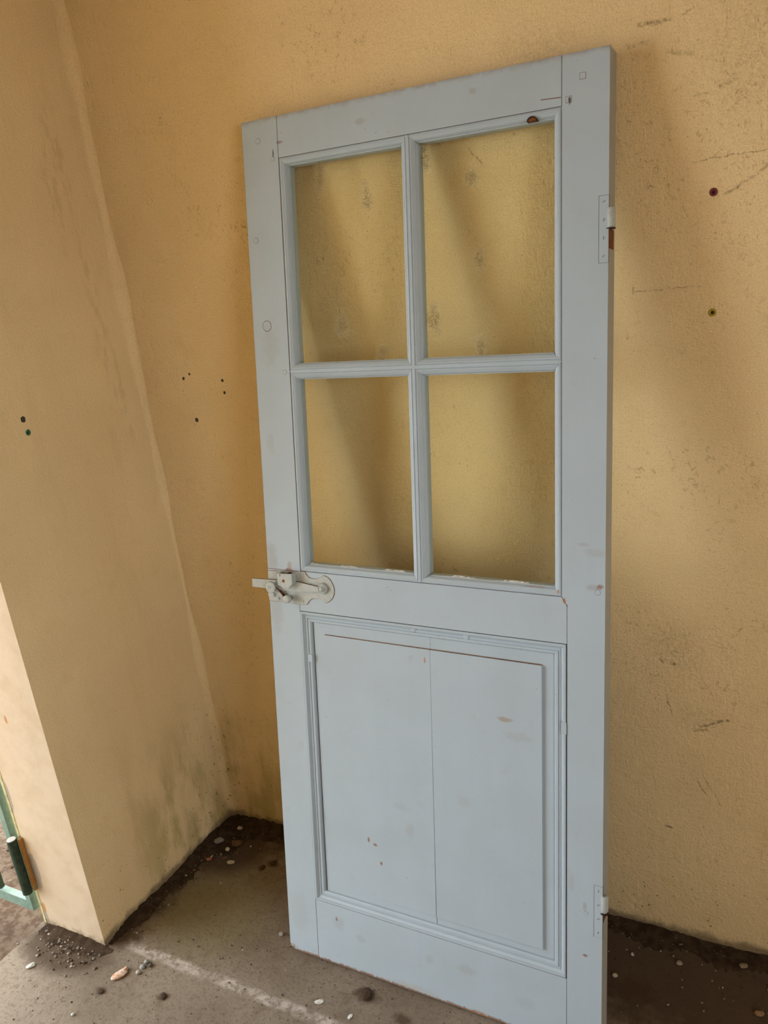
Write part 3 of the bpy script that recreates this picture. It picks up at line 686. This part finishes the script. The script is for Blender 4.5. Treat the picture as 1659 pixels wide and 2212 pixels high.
# ------------------------------------------------------------------ dirt, gravel and rubble on the floor
def drift(name, pts, label, seed, amp):
    """soil banked against a wall: pts = [(x, y, ux, uy, width)] stations along the wall foot"""
    rng = random.Random(seed); bm = bmesh.new(); rows = []
    n = 9
    # densify
    st = []
    for (p, q) in zip(pts[:-1], pts[1:]):
        k = max(2, int(math.hypot(q[0]-p[0], q[1]-p[1])/.008))
        for i in range(k): st.append([p[j]+(q[j]-p[j])*i/k for j in range(5)])
    st.append(list(pts[-1]))
    for i, (x, y, ux, uy, wd) in enumerate(st):
        wd = wd*(1+.22*math.sin(i*.31+seed)+rng.uniform(-.12, .12))
        h0 = amp*(.7+.3*math.sin(i*.17+seed*3))*(min(1, i/6))*(min(1, (len(st)-1-i)/6))
        row = []
        for j in range(n):
            s = j/(n-1)
            z = h0*(1-s)**1.6*(1+rng.uniform(-.25, .25))+rng.uniform(0, .0020)*(1 if j < n-1 else 0)
            if j == n-1: z = -.0010
            row.append(bm.verts.new((x+ux*wd*s, y+uy*wd*s, z)))
        rows.append(row)
    for i in range(len(rows)-1):
        for j in range(n-1): bm.faces.new((rows[i][j], rows[i][j+1], rows[i+1][j+1], rows[i+1][j]))
    return tag(link(name, bm, M_soil, smooth=True), label, 'soil', kind='stuff')
drift('soil_drift', [(.0, -L+.01, 1, 0, .018), (.0, -.42, 1, 0, .045), (.0, -.30, 1, 0, .050), (.0, -.20, 1, -.1, .075), (.0, -.03, 1, -.4, .13), (.02, -.0, .6, -1, .16), (.10, 0, .1, -1, .13), (.20, 0, 0, -1, .06), (.46, 0, 0, -1, .05)], 'dark soil banked in the corner along the left wall', 4, .014)
drift('soil_drift', [(1.05, 0, 0, -1, .05), (1.35, 0, 0, -1, .06), (1.7, 0, 0, -1, .06), (2.4, 0, 0, -1, .05)], 'dark soil along the back wall foot right of the door', 9, .010)
drift('soil_drift', [(-.23, -L, 0, -1, .03), (-.15, -L, 0, -1, .055), (-.07, -L, .1, -1, .060), (.0, -L, .2, -1, .030), (.03, -L+.0, .3, -1, .012)], 'dark gritty soil at the foot of the doorway jamb', 6, .008)

bm = bmesh.new(); rng = random.Random(21); mats = [plain('grit_grey', (.20, .175, .145), .95), plain('grit_dark', (.055, .038, .025), .95), plain('grit_pale', (.42, .39, .34), .95)]
def grit(x, y, r):
    n0 = len(bm.faces)
    chunk(bm, (x, y, -r*.1), r, rng.random(), rng.uniform(0, 6), 1, rng.uniform(.5, .9), rng.uniform(.8, 1.5))
    bm.faces.ensure_lookup_table(); k = rng.choices((0, 1, 2), (4, 5, 1))[0]
    for f in bm.faces[n0:]: f.material_index = k
for i in range(170): grit(rng.gauss(-.10, .06), -L-.012-abs(rng.gauss(0, .045)), rng.uniform(.0012, .0042))
for i in range(110): grit(abs(rng.gauss(.05, .05))+.01, -abs(rng.gauss(.10, .08))-.012, rng.uniform(.0012, .0042))
for i in range(90): grit(.012+abs(rng.gauss(0, .03)), rng.uniform(-.55, -.1), rng.uniform(.001, .0035))
for i in range(120): grit(rng.uniform(1.2, 1.75), -.015-abs(rng.gauss(0, .12)), rng.uniform(.001, .0034))
for i in range(190): grit(rng.uniform(-.15, .95), rng.uniform(-.85, -.43), rng.uniform(.0008, .0024))
for i in range(60): grit(rng.uniform(.05, .5), rng.uniform(-.5, -.2), rng.uniform(.0008, .0026))
for i in range(60): grit(rng.uniform(-.7, -.27), rng.uniform(-.55, .0), rng.uniform(.002, .008))
tag(link('gravel', bm, mats), 'fine gravel and grit scattered over the dusty floor', 'gravel', kind='stuff')

def stone(name, x, y, r, c, label, cat, seed, rot=0.0, flat=.6, stretch=1.2, z=0.0, rough=.28, c2=None, group=None):
    bm = bmesh.new(); chunk(bm, (0, 0, 0), r, seed, rot, 2, flat, stretch, rough)
    o = link(name, bm, plain(name+'_'+str(seed), c, .9, .5, 120, .35, c2=c2)); o.location = (x, y, z-.0006)
    return tag(o, label, cat, group)
stone('plaster_shard', .112, -.627, .0135, (.60, .50, .43), 'long pinkish white shard of broken plaster with orange patch on the floor', 'rubble', 31, 1.15, .45, 2.1, c2=(.45, .20, .08))
stone('pebble', .154, -.606, .0068, (.44, .38, .34), 'pinkish pale pebble at the near end of a small row by the plaster shard', 'pebble', 32, .4, .8, 1.1)
stone('pebble', .152, -.589, .0075, (.30, .31, .29), 'grey pebble second from the near end of the small row', 'pebble', 33, 1.1, .8, 1.2)
stone('pebble', .151, -.573, .0066, (.27, .27, .245), 'grey pebble at the wall end of the small row', 'pebble', 34, .2, .8, 1.2)
stone('pebble', .168, -.577, .0062, (.085, .07, .055), 'dark pebble beside the small row of pebbles', 'pebble', 35, .9, .8, 1.1)
stone('pebble', -.148, -.699, .0085, (.46, .46, .43), 'pale oval pebble below the gritty soil at the doorway jamb', 'pebble', 36, .9, .55, 1.7)
stone('paint_flake', .649, -.503, .0085, (.60, .59, .55), 'white flake on the floor nearest the white line, left of the other flake', 'flake', 37, .6, .22, 1.4)
stone('paint_flake', .742, -.510, .0085, (.62, .61, .56), 'white triangular flake on the floor at the bottom edge of the photo', 'flake', 38, 2.0, .25, 1.1, rough=.6)
stone('pebble', .084, -.766, .0048, (.58, .58, .55), 'tiny white pebble at the bottom left of the floor', 'pebble', 39, 0, .8, 1)
stone('plaster_chip', .077, -.060, .0085, (.42, .33, .235), 'beige plaster chip on the soil deep in the corner', 'rubble', 40, .4, .6, 1.2, .010)
stone('pebble', .096, -.150, .0072, (.44, .40, .28), 'round cream pebble on the corner soil', 'pebble', 41, .2, .9, 1.0, .0045, .1)
stone('plaster_chip', .135, -.187, .0080, (.46, .40, .30), 'thin whitish plaster sliver at the edge of the corner soil', 'rubble', 42, .3, .3, 1.7, .0012)
stone('brick_chip', .063, -.202, .0068, (.36, .13, .07), 'small orange brick chip beside the left wall soil', 'rubble', 43, .3, .5, 1.4, .0035)
stone('stone', .106, -.117, .0145, (.13, .070, .030), 'rusty brown stone half sunk in the corner soil', 'stone', 44, .3, .6, 1.2, .002)
stone('stone', .046, -.128, .0130, (.21, .185, .15), 'grey flat stone in the corner soil by the left wall', 'stone', 45, .7, .5, 1.4, .006)
stone('pebble', .442, -.364, .0068, (.30, .28, .25), 'grey pebble beside the bottom left corner of the door', 'pebble', 46, .3, .7, 1.1)
stone('pebble', 1.311, -.101, .0050, (.46, .46, .42), 'tiny whitish pebble behind the right foot of the door', 'pebble', 47, .3, .7, 1)
stone('pebble', 1.286, -.176, .0065, (.46, .42, .32), 'cream pebble on the floor just right of the door', 'pebble', 48, .3, .7, 1.2)
stone('pebble', 1.419, -.088, .0070, (.34, .30, .24), 'beige pebble in the shade right of the door', 'pebble', 49, .3, .6, 1.3)
stone('pebble', 1.557, -.044, .0085, (.25, .20, .13), 'brown pebble against the back wall at the right edge', 'pebble', 50, .3, .6, 1.3)
stone('pebble', 1.601, -.163, .0085, (.28, .18, .09), 'tan pebble in the bottom right corner of the floor', 'pebble', 51, .3, .6, 1.3)

for x, y, r, lab, sd in ((.747, -.445, .0150, 'dark brown tuft of dirt on the floor in front of the door foot', 61), (.266, -.638, .0085, 'dark dirt clump in front of the white line, right of the plaster shard', 62),
                         (.099, -.688, .0075, 'dark dirt clump nearest the camera below the plaster shard', 63), (.263, -.145, .0090, 'dark dirt clump between corner soil and door, farther right of a pair', 64), (.241, -.172, .0080, 'dark dirt clump between corner soil and door, farther left of a pair', 65)):
    stone('dirt_clump', x, y, r, (.060, .036, .020), lab, 'dirt', sd, sd*.7, .35, 1.3, 0, .1)
